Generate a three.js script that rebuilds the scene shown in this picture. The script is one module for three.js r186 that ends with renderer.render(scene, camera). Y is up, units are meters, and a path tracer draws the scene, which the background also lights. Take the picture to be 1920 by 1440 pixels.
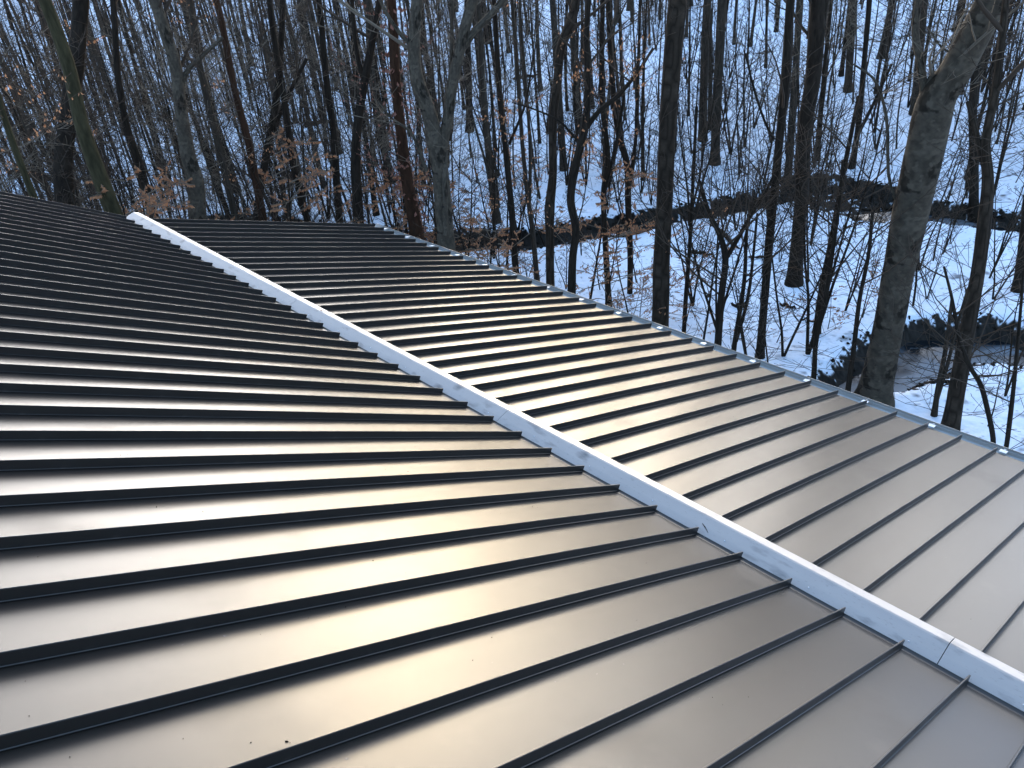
import * as THREE from 'three';
import { mergeGeometries } from 'three/addons/utils/BufferGeometryUtils.js';

// ------------------------------------------------------------------ camera
const scene = new THREE.Scene();
const CY = 11.6;                                   // eye height above the ground by the creek
const V = (x, y, z) => new THREE.Vector3(x, y, z);
const CX_ = V(0.99521, -0.08309, 0.05147), CYd = V(-0.09774, -0.84606, 0.52405), CF_ = V(0, -0.52657, -0.85013);
const FPX = 1457.5;
const camera = new THREE.PerspectiveCamera(2 * Math.atan(720 / FPX) * 180 / Math.PI, 4 / 3, 0.1, 900);
camera.position.set(0, CY, 0);
camera.quaternion.setFromRotationMatrix(new THREE.Matrix4().makeBasis(CX_, CYd.clone().negate(), CF_.clone().negate()));

// ------------------------------------------------------------------ sky, sun, exposure
const rad = Math.PI / 180;
const dirOf = (az, el) => V(Math.sin(az * rad) * Math.cos(el * rad), Math.sin(el * rad), -Math.cos(az * rad) * Math.cos(el * rad));
const SAZ = 12, SEL = 6, SUN = dirOf(SAZ, SEL);
function hash(x, y, s = 0) { let h = Math.imul(x | 0, 374761393) ^ Math.imul(y | 0, 668265263) ^ Math.imul(s | 0, 1442695041); h = Math.imul(h ^ (h >>> 13), 1274126177); h ^= h >>> 16; return (h >>> 0) / 4294967296; }
function noise(x, y, s = 0) {
  const xi = Math.floor(x), yi = Math.floor(y), fx = x - xi, fy = y - yi, u = fx * fx * (3 - 2 * fx), v = fy * fy * (3 - 2 * fy);
  const a = hash(xi, yi, s), b = hash(xi + 1, yi, s), c = hash(xi, yi + 1, s), d = hash(xi + 1, yi + 1, s);
  return a + (b - a) * u + (c - a) * v + (a - b - c + d) * u * v;
}
function fbm(x, y, o = 4, s = 0) { let a = 0, w = 0.5, t = 0; for (let i = 0; i < o; i++) { a += w * noise(x, y, s + i); t += w; x = x * 2.03 + 5.1; y = y * 2.03 + 1.7; w *= 0.5; } return a / t; }
const sstep = (a, b, x) => { const t = Math.min(1, Math.max(0, (x - a) / (b - a))); return t * t * (3 - 2 * t); };
const lerp = (a, b, t) => a + (b - a) * t;
{
  const w = 768, h = 384, data = new Float32Array(w * h * 4);
  for (let j = 0; j < h; j++) for (let i = 0; i < w; i++) {
    const phi = ((i + 0.5) / w - 0.5) * 2 * Math.PI, th = ((j + 0.5) / h - 0.5) * Math.PI;
    const d = V(Math.cos(phi) * Math.cos(th), Math.sin(th), Math.sin(phi) * Math.cos(th));
    const el = Math.max(0, d.y), ca = d.dot(SUN), ang = Math.acos(Math.min(1, Math.max(-1, ca))) / rad;
    const hz = Math.pow(1 - el, 3);
    // clear winter evening air: blue overhead, paler towards the horizon
    let r = lerp(0.41, 0.60, hz), g = lerp(0.77, 0.91, hz), b = lerp(1.44, 1.36, hz);
    // thin bright haze and cloud lying low in the sky round the setting sun
    const q = fbm(d.x * 2.6 + d.z * 1.3 + 7, d.y * 9 + d.z * 1.5, 5, 11), cloud = 0.75 + 0.5 * sstep(0.3, 0.7, q);
    let da = Math.atan2(d.x, -d.z) / rad - SAZ; if (da > 180) da -= 360; if (da < -180) da += 360; const de = Math.asin(d.y) / rad - SEL;
    const low = Math.exp(-Math.pow((da + 17) / 42, 2) - Math.pow((de + 2) / 7, 2)), mid = Math.exp(-Math.pow((da + 14) / 31, 2) - Math.pow((de - 5) / 14, 2));
    const glow = Math.exp(-Math.pow(ang / 28, 2)), core = Math.exp(-Math.pow(ang / 9, 2)), wide = Math.exp(-Math.pow(ang / 55, 2));
    r += 0.2 * wide + (28 * low + 9.6 * mid + 3.2 * glow + 21 * core) * cloud;
    g += 0.25 * wide + (26.2 * low + 9.0 * mid + 3.1 * glow + 13.4 * core) * cloud;
    b += 0.3 * wide + (23.8 * low + 8.4 * mid + 3.0 * glow + 2.2 * core) * cloud;
    const dim = d.y < 0 ? 0.25 : 1, k = (j * w + i) * 4;
    data[k] = r * dim; data[k + 1] = g * dim; data[k + 2] = b * dim; data[k + 3] = 1;
  }
  const t = new THREE.DataTexture(data, w, h, THREE.RGBAFormat, THREE.FloatType);
  t.mapping = THREE.EquirectangularReflectionMapping; t.magFilter = t.minFilter = THREE.LinearFilter; t.colorSpace = THREE.LinearSRGBColorSpace; t.needsUpdate = true;
  scene.background = t; scene.environment = t;
}
const sun = new THREE.DirectionalLight(new THREE.Color(1, 0.86, 0.62), 0.5);
sun.position.copy(SUN).multiplyScalar(120); sun.castShadow = true; sun.shadow.radius = 30;
sun.shadow.mapSize.set(4096, 4096);
Object.assign(sun.shadow.camera, { left: -70, right: 70, top: 50, bottom: -50, near: 1, far: 320 });
scene.add(sun, sun.target);
const renderer = new THREE.WebGLRenderer({ antialias: true });
renderer.toneMapping = THREE.LinearToneMapping;
renderer.toneMappingExposure = 1.2;
renderer.shadowMap.enabled = true;

// ------------------------------------------------------------------ helpers
function rng(seed) { let a = seed >>> 0; return () => { a = (a + 0x6D2B79F5) | 0; let t = Math.imul(a ^ (a >>> 15), 1 | a); t = (t + Math.imul(t ^ (t >>> 7), 61 | t)) ^ t; return ((t ^ (t >>> 14)) >>> 0) / 4294967296; }; }
const taken = {};
function numbered(n) { const c = taken[n] || 0; taken[n] = c + 1; return c ? `${n}_${String(c).padStart(3, '0')}` : n; }
function tag(o, label, category, group, kind) { if (label) o.userData.label = label; if (category) o.userData.category = category; if (group) o.userData.group = group; if (kind) o.userData.kind = kind; return o; }
function mesh(name, geo, mat, parent) { const m = new THREE.Mesh(geo, mat); m.castShadow = m.receiveShadow = true; m.name = parent ? name : numbered(name); (parent || scene).add(m); return m; }
function thing(name, label, category, pos, group) { const o = new THREE.Group(); o.name = numbered(name); if (pos) o.position.copy(pos); scene.add(o); return tag(o, label, category, group); }
function ray(px, py) { return CX_.clone().multiplyScalar(px - 960).addScaledVector(CYd, py - 720).addScaledVector(CF_, FPX).normalize(); }
function atDist(px, py, hd) { const d = ray(px, py); return d.multiplyScalar(hd / Math.hypot(d.x, d.z)).add(camera.position); }
function atY(px, py, y) { const d = ray(px, py); return d.multiplyScalar((y - CY) / d.y).add(camera.position); }

class GB {                                         // collects tubes, boxes and quads into one geometry
  constructor() { this.p = []; this.n = []; this.u = []; this.i = []; }
  vert(p, n, u, v) { this.p.push(p.x, p.y, p.z); this.n.push(n.x, n.y, n.z); this.u.push(u, v); return this.p.length / 3 - 1; }
  tube(pts, rr, sides, wob = null, sv = 1) {
    let t = pts[1].clone().sub(pts[0]).normalize();
    let a = Math.abs(t.y) < 0.9 ? V(0, 1, 0) : V(1, 0, 0);
    let x = V().crossVectors(t, a).normalize(), L = 0, prev = -1;
    for (let k = 0; k < pts.length; k++) {
      if (k) L += pts[k].distanceTo(pts[k - 1]);
      const tt = (k < pts.length - 1 ? pts[k + 1].clone().sub(pts[Math.max(0, k - 1)]) : pts[k].clone().sub(pts[k - 1])).normalize();
      x.addScaledVector(tt, -x.dot(tt)).normalize();
      const y = V().crossVectors(tt, x), start = this.p.length / 3;
      for (let s = 0; s <= sides; s++) {
        const th = s / sides * Math.PI * 2, n = x.clone().multiplyScalar(Math.cos(th)).addScaledVector(y, Math.sin(th));
        const r = rr[k] * (wob ? wob(th % (Math.PI * 2), L, k) : 1);
        this.vert(pts[k].clone().addScaledVector(n, r), n, s / sides, L * sv);
      }
      if (prev >= 0) for (let s = 0; s < sides; s++) { const A = prev + s, B = A + 1, C = start + s, D = C + 1; this.i.push(A, B, C, B, D, C); }
      prev = start;
    }
    return this;
  }
  quad(a, b, c, d, n, u0 = 0, v0 = 0, u1 = 1, v1 = 1) { const k = this.vert(a, n, u0, v0); this.vert(b, n, u1, v0); this.vert(c, n, u1, v1); this.vert(d, n, u0, v1); this.i.push(k, k + 1, k + 2, k, k + 2, k + 3); }
  build(recompute) {
    const g = new THREE.BufferGeometry();
    g.setAttribute('position', new THREE.Float32BufferAttribute(this.p, 3)); g.setAttribute('normal', new THREE.Float32BufferAttribute(this.n, 3)); g.setAttribute('uv', new THREE.Float32BufferAttribute(this.u, 2)); g.setIndex(this.i);
    if (recompute) g.computeVertexNormals();
    return g;
  }
}
function tex(w, h, fn, srgb = false, wrap = THREE.RepeatWrapping) {
  const d = new Uint8Array(w * h * 4);
  for (let j = 0; j < h; j++) for (let i = 0; i < w; i++) { const c = fn(i / w, j / h, i, j), k = (j * w + i) * 4; for (let m = 0; m < 3; m++) { let v = typeof c === 'number' ? c : c[m]; if (srgb) v = v <= 0.0031308 ? v * 12.92 : 1.055 * Math.pow(v, 1 / 2.4) - 0.055; d[k + m] = Math.max(0, Math.min(255, Math.round(v * 255))); } d[k + 3] = 255; }
  const t = new THREE.DataTexture(d, w, h); t.wrapS = t.wrapT = wrap; t.magFilter = THREE.LinearFilter; t.minFilter = THREE.LinearMipmapLinearFilter; t.generateMipmaps = true;
  if (srgb) t.colorSpace = THREE.SRGBColorSpace; t.needsUpdate = true; return t;
}
const tnoise = (u, v, fx, fy, s) => {               // tiling value noise
  const x = u * fx, y = v * fy, xi = Math.floor(x), yi = Math.floor(y), a = x - xi, b = y - yi, p = a * a * (3 - 2 * a), q = b * b * (3 - 2 * b);
  const H = (i, j) => hash(((i % fx) + fx) % fx, ((j % fy) + fy) % fy, s);
  return lerp(lerp(H(xi, yi), H(xi + 1, yi), p), lerp(H(xi, yi + 1), H(xi + 1, yi + 1), p), q);
};
const tfbm = (u, v, fx, fy, s, o = 4) => { let a = 0, w = 0.5, t = 0; for (let i = 0; i < o; i++) { a += w * tnoise(u, v, fx, fy, s + i); t += w; fx *= 2; fy *= 2; w *= 0.5; } return a / t; };

// ------------------------------------------------------------------ roof frame (seam spacing 0.406 m)
const SP = 0.406, A = V(0.646483, 0, 0.762928), S1 = V(0.668247, -0.482496, -0.566253), S2 = V(0.722847, -0.319861, -0.612520);
const N1 = V(0.368110, 0.875898, -0.311926), N2 = V(0.244031, 0.947464, -0.206785);
const P0 = V(-6.769301, -4.347277 + CY, -14.192135), E0 = V(-2.840914, -6.132311 + CY, -17.577783);
const up1 = (k, s, h) => P0.clone().addScaledVector(A, k * SP).addScaledVector(S1, s).addScaledVector(N1, h);
const up2 = (k, s, h) => E0.clone().addScaledVector(A, k * SP).addScaledVector(S2, s).addScaledVector(N2, h);

const roofRough = tex(1024, 1024, (u, v) => {
  let r = 0.345 + 0.03 * (tfbm(u, v, 6, 3, 3) - 0.5);
  const sm = tfbm(u, v, 9, 7, 31, 5); if (sm > 0.70) r += (sm - 0.70) * 0.35;
  const cx = Math.floor(u * 90), cy = Math.floor(v * 90), k = hash(cx, cy, 77);
  if (k > 0.993) { const dx = u * 90 - cx - 0.5, dy = (v * 90 - cy - 0.5), R = 0.035 + 0.085 * hash(cx, cy, 78); if (dx * dx * (1 + 3 * hash(cx, cy, 5)) + dy * dy < R * R) r = 1; }
  return r;
});
const roofCol = tex(1024, 1024, (u, v) => {
  let c = 1 + 0.16 * (tfbm(u, v, 8, 5, 43) - 0.5);
  const sm = tfbm(u, v, 14, 11, 61, 5); if (sm > 0.72) c += (sm - 0.72) * 3;
  const cx = Math.floor(u * 90), cy = Math.floor(v * 90), k = hash(cx, cy, 77); let e = 0;
  if (k > 0.994) { const dx = u * 90 - cx - 0.5, dy = (v * 90 - cy - 0.5), R = 0.05 + 0.1 * hash(cx, cy, 78); if (dx * dx * 3 + dy * dy < R * R) e = 0.12; }
  return [0.023 * c + e, 0.018 * c + e, 0.014 * c + e];
}, true);
const paint = (o) => new THREE.MeshPhysicalMaterial({ color: 0xffffff, map: roofCol, roughness: 1, roughnessMap: roofRough, metalness: 0, ior: 1.5, specularColor: new THREE.Color(1, 0.94, 0.86), ...o });
const M = {
  pan: paint(),
};
const grime = tex(1024, 256, (u, v) => {
  let c = 0.31 + 0.04 * (tfbm(u, v, 40, 5, 2) - 0.5); const s = tfbm(u, v, 40, 4, 21, 5);
  if (s > 0.62) c -= (s - 0.62) * 0.8; const f = tfbm(u, v, 400, 40, 8, 2); if (f > 0.80) c -= 0.05;
  return [c * 1.22, c * 1.03, c * 0.86];
}, true);
grime.repeat.set(1 / 9, 1);
M.flash = new THREE.MeshPhysicalMaterial({ map: grime, roughness: 0.42, metalness: 0, ior: 1.65 });
M.galv = new THREE.MeshPhysicalMaterial({ color: new THREE.Color(0.44, 0.41, 0.36), roughness: 0.42, metalness: 0.3 });
M.clip = new THREE.MeshPhysicalMaterial({ color: new THREE.Color(0.62, 0.62, 0.60), roughness: 0.5 });
M.wood = new THREE.MeshStandardMaterial({ color: new THREE.Color(0.30, 0.22, 0.14), roughness: 0.8 });
M.wall = new THREE.MeshStandardMaterial({ color: new THREE.Color(0.22, 0.20, 0.17), roughness: 0.85 });

function sheet(f, as, ss, uv) {                     // grid a x s of points, smooth normals
  const g = new GB();
  for (const s of ss) for (const a of as) { const p = f(a, s); g.p.push(p.x, p.y, p.z); g.n.push(0, 1, 0); const t = uv(a, s); g.u.push(t[0], t[1]); }
  const w = as.length; for (let j = 0; j + 1 < ss.length; j++) for (let i = 0; i + 1 < w; i++) { const k = j * w + i; g.i.push(k, k + 1, k + w, k + 1, k + w + 1, k + w); }
  return g.build(true);
}
function extrude(profile, s0, s1, put, closed = true) { // profile of [a,h] swept from s0 to s1, flat facets, capped
  const g = new GB(), n = profile.length, q = [];
  for (let i = 0; i < (closed ? n : n - 1); i++) {
    const [a0, h0] = profile[i], [a1, h1] = profile[(i + 1) % n];
    const p = [put(a0, h0, s0), put(a1, h1, s0), put(a1, h1, s1), put(a0, h0, s1)];
    const nn = V().crossVectors(p[1].clone().sub(p[0]), p[3].clone().sub(p[0])).normalize();
    const l = Math.hypot(a1 - a0, h1 - h0); g.quad(...p, nn, s0, 0, s0, l); const m = g.u.length; g.u[m - 8] = s0; g.u[m - 7] = h0 * 2 + a0 * 2; g.u[m - 6] = s0; g.u[m - 5] = h1 * 2 + a1 * 2; g.u[m - 4] = s1; g.u[m - 3] = h1 * 2 + a1 * 2; g.u[m - 2] = s1; g.u[m - 1] = h0 * 2 + a0 * 2;
  }
  if (closed) for (const s of [s0, s1]) {
    const tri = THREE.ShapeUtils.triangulateShape(profile.map(([a, h]) => new THREE.Vector2(a, h)), []);
    const nn = put(0, 0, s1).sub(put(0, 0, s0)).normalize().multiplyScalar(s === s0 ? -1 : 1), b = g.p.length / 3;
    for (const [a, h] of profile) g.vert(put(a, h, s), nn, a, h); for (const t of tri) g.i.push(b + t[0], b + t[1], b + t[2]);
  }
  return g.build();
}
const seamProfile = [[-0.004, -0.0645], [-0.004, -0.003], [-0.0015, 0], [0.0045, 0], [0.007, -0.003], [0.007, -0.0545], [0.0105, -0.0568], [0.0105, -0.0588], [0.004, -0.0592], [0.004, -0.0645]];
function slope(name, label, put, k0, k1, s0, s1, lip, rnd) {
  const t = thing(name, label, 'roof', put(0, s1, -0.064)), o = t.position, rel = (k, s, h) => put(k, s, h).sub(o);
  const ss = []; for (let i = 0; i <= 26; i++) ss.push(lerp(s0, s1 - 0.045, i / 26)); ss.push(s1 - 0.03, s1 - 0.018, s1 - 0.008, s1 - 0.002, s1);
  const as = [0, 0.06, 0.2, 0.35, 0.5, 0.65, 0.8, 0.94, 1];
  for (let k = k0; k < k1; k++) {
    const d = rnd(), e = rnd(), ph = rnd() * 50, tilt = (rnd() - 0.5) * 0.004;
    const f = (a, s) => {
      const l = Math.max(0, (s - (s1 - 0.034)) / 0.034), edge = Math.sin(Math.PI * a);
      const can = edge * (0.0026 * (fbm(s * 0.9 + ph, a * 1.5 + ph, 2, 5) - 0.5) + 0.0008 * (noise(s * 4 + ph, a * 2, 3) - 0.5));
      return rel(k + a, s - (lip ? 0.004 * l * l : 0), -0.064 + can + tilt * (a - 0.5) + (lip ? 0.022 * l * l : -0.008 * l * l));
    };
    const pan = mesh('roof_panel', sheet(f, as, ss, (a, s) => [(a * SP) / 4 + d, s / 4 + e]), M.pan, t);
    mesh('standing_seam', extrude(seamProfile.map(([x, y]) => [x, y > -0.01 ? y + 0.003 * (e - 0.5) : y]), s0, s1 - (lip ? 0.002 : 0) - 0.010 * d, (a, h, s) => rel(k + a / SP, s, h)), M.pan, pan);
  }
  return t;
}
slope('upper_metal_roof', 'dark bronze standing seam metal roof slope in the foreground, on the near side of the white flashing', up1, 0, 44, -9.5, 0, true, rng(5));
const lower = slope('lower_metal_roof', 'dark bronze standing seam metal roof slope running from the white flashing to the gutter', up2, 0, 46, -5.24, 0, false, rng(6));
{ // gutter with its hangers along the lower eave
  const o = up2(0, 0.06, -0.08), g = thing('eave_gutter', 'grey metal gutter with white hangers along the eave of the lower roof', 'gutter', o);
  const prof = [[-0.02, -0.078], [-0.02, -0.17], [0.085, -0.17], [0.10, -0.13], [0.125, -0.085], [0.125, -0.05], [0.135, -0.045], [0.135, -0.012], [0.128, -0.006], [0.118, -0.006], [0.118, -0.010], [0.128, -0.011], [0.131, -0.016], [0.131, -0.042], [0.121, -0.047], [0.121, -0.084], [0.096, -0.128], [0.081, -0.166], [-0.016, -0.166], [-0.016, -0.078]];
  for (let i = 0; i < 4; i++) { const a = -0.3 + i * 11.6, b = a + 11.58; mesh('gutter_section', extrude(prof, a * SP, b * SP, (s, h, k) => up2(k / SP, s, h).sub(o)), M.galv, g); }
  for (let i = 0; i < 19; i++) {
    const k = 0.95 + i * 2.152 + 0.12 * (hash(i, 3) - 0.5);
    const st = mesh('gutter_hanger', extrude([[-0.012, -0.046], [0.075, -0.034], [0.075, -0.030], [-0.012, -0.042]], (k - 0.10) * SP, (k + 0.10) * SP, (s, h, q) => up2(q / SP, s, h).sub(o)), M.clip, g);
    mesh('hanger_hook', extrude([[0.0755, -0.036], [0.117, -0.030], [0.117, -0.020], [0.0755, -0.028]], (k - 0.03) * SP, (k + 0.03) * SP, (s, h, q) => up2(q / SP, s, h).sub(o)), M.galv, st);
  }
}
{ // raised flashing over the break between the two slopes, in four-metre lengths with open joints
  const o = up1(20, 0.12, -0.05), g = thing('ridge_flashing', 'long raised white metal flashing running diagonally between the two roof slopes', 'flashing', o);
  const prof = [[0.004, -0.072], [0.004, -0.048], [0.05, 0.004], [0.118, 0.074], [0.130, 0.083], [0.138, 0.0855], [0.230, 0.099], [0.238, 0.096], [0.250, -0.06], [0.12, -0.09]];
  const joints = [-0.24, 4.25, 14.75, 25.1, 35.55, 45.9];
  for (let i = 0; i + 1 < joints.length; i++) {
    const part = mesh('flashing_section', extrude(prof, (joints[i] + 0.006) * SP, (joints[i + 1] - 0.006) * SP, (s, h, k) => up1(k / SP, s, h + (hash(i, 8) - 0.5) * 0.002).sub(o)), M.flash, g);
    for (let k = joints[i] + 1.2; k < joints[i + 1] - 0.4; k += 1.75) {
      const s = 0.03 + 0.016 * hash(Math.round(k * 10), 4), c = up1(k, s, (s - 0.004) * 1.04 - 0.046).sub(o), ax = N1.clone().addScaledVector(S1, -1.03).normalize();
      mesh('screw_head', new GB().tube([c.clone().addScaledVector(ax, -0.002), c.clone().addScaledVector(ax, 0.003), c.clone().addScaledVector(ax, 0.0045)], [0.0055, 0.0055, 0.001], 7).build(true), M.clip, part);
    }
  }
}
{ // house body below the roof
  const o = V(up1(22, -3, -1).x, 0, up1(22, -3, -1).z), h = thing('house', 'house walls under the metal roof', 'house', o);
  const deck = new GB(), c1 = [[0.1, -9.4], [43.9, -9.4], [43.9, 0.1], [0.1, 0.1]];
  const slab = (put, q, t0, t1) => { const T = q.map(([k, s]) => put(k, s, t0).sub(o)), B = q.map(([k, s]) => put(k, s, t1).sub(o)); const F = (a, b, c, d) => deck.quad(a, b, c, d, V().crossVectors(b.clone().sub(a), d.clone().sub(a)).normalize()); F(...T); F(...[...B].reverse()); for (let i = 0; i < 4; i++) F(T[i], B[i], B[(i + 1) % 4], T[(i + 1) % 4]); };
  slab(up1, c1, -0.08, -0.26); slab(up2, [[0.1, -5.2], [45.9, -5.2], [45.9, -0.03], [0.1, -0.03]], -0.085, -0.24);
  mesh('roof_deck', deck.build(), M.wood, h);
  const wl = new GB(), cr = [up1(0.9, -9, -0.3), up1(43, -9, -0.3), up2(43, -0.5, -0.3), up2(0.9, -0.5, -0.3)];
  const mid0 = up1(0.9, 0, -0.3), mid1 = up1(43, 0, -0.3);
  const F = (a, b) => { const n = V(b.z - a.z, 0, a.x - b.x).normalize(), A0 = a.clone().setY(-0.3).sub(o), B0 = b.clone().setY(-0.3).sub(o); wl.quad(A0, B0, b.clone().sub(o), a.clone().sub(o), n); };
  F(cr[0], cr[1]); F(cr[1], mid1); F(mid1, cr[2]); F(cr[2], cr[3]); F(cr[3], mid0); F(mid0, cr[0]);
  mesh('wall', wl.build(), M.wall, h);
}

// ------------------------------------------------------------------ terrain
const PB = [[2100, 440], [1920, 417], [1780, 398], [1640, 376], [1540, 352], [1450, 362], [1290, 397], [1150, 420], [1000, 447], [860, 452], [700, 445], [400, 420]].map(([x, y]) => atY(x, y, 0));
const PA = [[1606, 742], [1660, 700], [1712, 670], [1770, 650], [1860, 652], [1960, 672], [2200, 730]].map(([x, y]) => atY(x, y, -0.3));
const PC = [[1230, 122], [1330, 108], [1420, 98], [1500, 90], [1600, 88], [1680, 72], [1760, 58], [1840, 50]];
function near(path, x, z) {                          // distance to a polyline and the share along it
  let best = 1e9, at = 0;
  for (let i = 0; i + 1 < path.length; i++) { const a = path[i], b = path[i + 1], dx = b.x - a.x, dz = b.z - a.z, t = Math.max(0, Math.min(1, ((x - a.x) * dx + (z - a.z) * dz) / (dx * dx + dz * dz))), d = Math.hypot(x - a.x - t * dx, z - a.z - t * dz); if (d < best) { best = d; at = i + t; } }
  return [best, at];
}
const zB = x => { if (x >= PB[0].x) return PB[0].z; for (let i = 0; i + 1 < PB.length; i++) if (x <= PB[i].x && x >= PB[i + 1].x) return lerp(PB[i].z, PB[i + 1].z, (PB[i].x - x) / (PB[i].x - PB[i + 1].x)); return PB[PB.length - 1].z; };
function hill(x, z) { const b = zB(x) - 1.5 - z; if (b <= 0) return 0; const c = Math.min(b, 95); return 0.055 * c * sstep(0, 8, c) + 0.00078 * c * c - 0.02 * (b - c); }
function chanB(x, z) { const [d, t] = near(PB, x, z); const w = 0.75 + 0.55 * fbm(x * 0.35, z * 0.35, 3, 50) + (t > 2.6 && t < 4.6 ? 0.9 : 0); const wob = 0.6 * (fbm(x * 1.1, z * 1.1, 3, 51) - 0.5); return [d + wob, w]; }
function chanA(x, z) { const [d, t] = near(PA, x, z); const w = 0.75 + 0.75 * fbm(x * 0.4, z * 0.4, 3, 60) - (t < 1 ? 0.5 * (1 - t) : 0); return [d + 0.7 * (fbm(x * 1.2, z * 1.2, 3, 61) - 0.5), w]; }
function height(x, z) {
  let y = hill(x, z) + 0.5 * (fbm(x * 0.09, z * 0.09, 3, 40) - 0.5) * sstep(-8, -24, z) + 0.2 * (fbm(x * 0.6, z * 0.6, 3, 41) - 0.5) + 0.035 * (noise(x * 2.3, z * 2.3, 42) - 0.5);
  if (x > -60 && x < 60 && z < -8 && z > -80) {
    const [db, wb] = chanB(x, z), [da, wa] = chanA(x, z);
    const cb = 1 - sstep(wb * 0.55, wb * 1.15, db), ca = 1 - sstep(wa * 0.35, wa * 1.2, da);
    y -= 0.55 * cb + 0.78 * ca; if (cb > 0.05 || ca > 0.05) y += 0.10 * (fbm(x * 4, z * 4, 3, 44) - 0.5) * Math.max(cb, ca);
  }
  return y;
}
function onGround(px, py) { const d = ray(px, py); let lo = 5, hi = 5; for (let t = 8; t < 260; t += 0.5) { if (CY + d.y * t < height(d.x * t, d.z * t)) { hi = t; lo = t - 0.5; break; } } for (let i = 0; i < 14; i++) { const m = (lo + hi) / 2; if (CY + d.y * m < height(d.x * m, d.z * m)) hi = m; else lo = m; } return d.multiplyScalar(hi).add(camera.position); }
const TX0 = -42, TX1 = 52, TZ0 = -74, TZ1 = -12;
const PCw = PC.map(([x, y]) => onGround(x, y));
const BASES = [];                                    // where trunks stand: litter gathers there
const barkTex = {};
{
  const bark = (s, kind) => tex(256, 512, (u, v) => {
    let c;
    if (kind === 'ridge') { const w = u + 0.03 * (tfbm(u, v, 4, 10, s) - 0.5), r = Math.abs(tnoise(w, v, 14, 5, s + 3) - 0.5) * 2, f = tfbm(u, v, 20, 40, s + 5, 3); c = 0.35 + 0.75 * Math.pow(r, 0.7) * (0.6 + 0.6 * f); }
    else if (kind === 'beech') { const f = tfbm(u, v, 22, 18, s, 4), b = tfbm(u, v, 6, 7, s + 9, 4), sp = tfbm(u, v, 5, 4, s + 14, 5); c = 0.62 + 0.6 * (f - 0.5); if (b > 0.58) c += (b - 0.58) * 2.2; if (sp > 0.60) c *= 1 - Math.min(0.72, (sp - 0.60) * 14) * (0.7 + 0.3 * f); const w = tfbm(u, v, 16, 14, s + 33, 3); if (w > 0.66) c += (w - 0.66) * 3; }
    else { const f = tfbm(u, v, 22, 9, s, 4), b = tfbm(u, v, 5, 4, s + 9, 3); c = 0.6 + 0.7 * (f - 0.4) + 0.3 * (b - 0.5); }
    return Math.max(0.05, Math.min(1, c));
  });
  barkTex.ridge = bark(3, 'ridge'); barkTex.beech = bark(17, 'beech'); barkTex.plain = bark(29, 'plain');
}
function barkMat(kind, r, g, b, bump) { const t = barkTex[kind]; const m = new THREE.MeshPhysicalMaterial({ color: new THREE.Color(r, g, b), map: t, bumpMap: t, bumpScale: bump, roughness: 0.95, specularIntensity: 0.15 }); return m; }
const B = {
  beech: barkMat('beech', 0.128, 0.098, 0.066, 0.01), oak: barkMat('ridge', 0.070, 0.049, 0.032, 0.03), dark: barkMat('plain', 0.046, 0.033, 0.022, 0.012),
  grey: barkMat('plain', 0.084, 0.063, 0.043, 0.01), moss: barkMat('plain', 0.082, 0.066, 0.032, 0.014), red: barkMat('plain', 0.080, 0.040, 0.022, 0.014),
};
B.twig = new THREE.MeshPhysicalMaterial({ color: new THREE.Color(0.070, 0.049, 0.033), roughness: 0.95, specularIntensity: 0.15 });
B.pale = new THREE.MeshPhysicalMaterial({ color: new THREE.Color(0.18, 0.138, 0.095), roughness: 0.95, specularIntensity: 0.15 });
B.leaf = new THREE.MeshPhysicalMaterial({ color: new THREE.Color(0.55, 0.26, 0.12), specularIntensity: 0.2, roughness: 0.95, side: THREE.DoubleSide, transmission: 0.35, thickness: 0 });
B.leafRed = new THREE.MeshStandardMaterial({ color: new THREE.Color(0.27, 0.105, 0.06), roughness: 0.95, side: THREE.DoubleSide });

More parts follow.
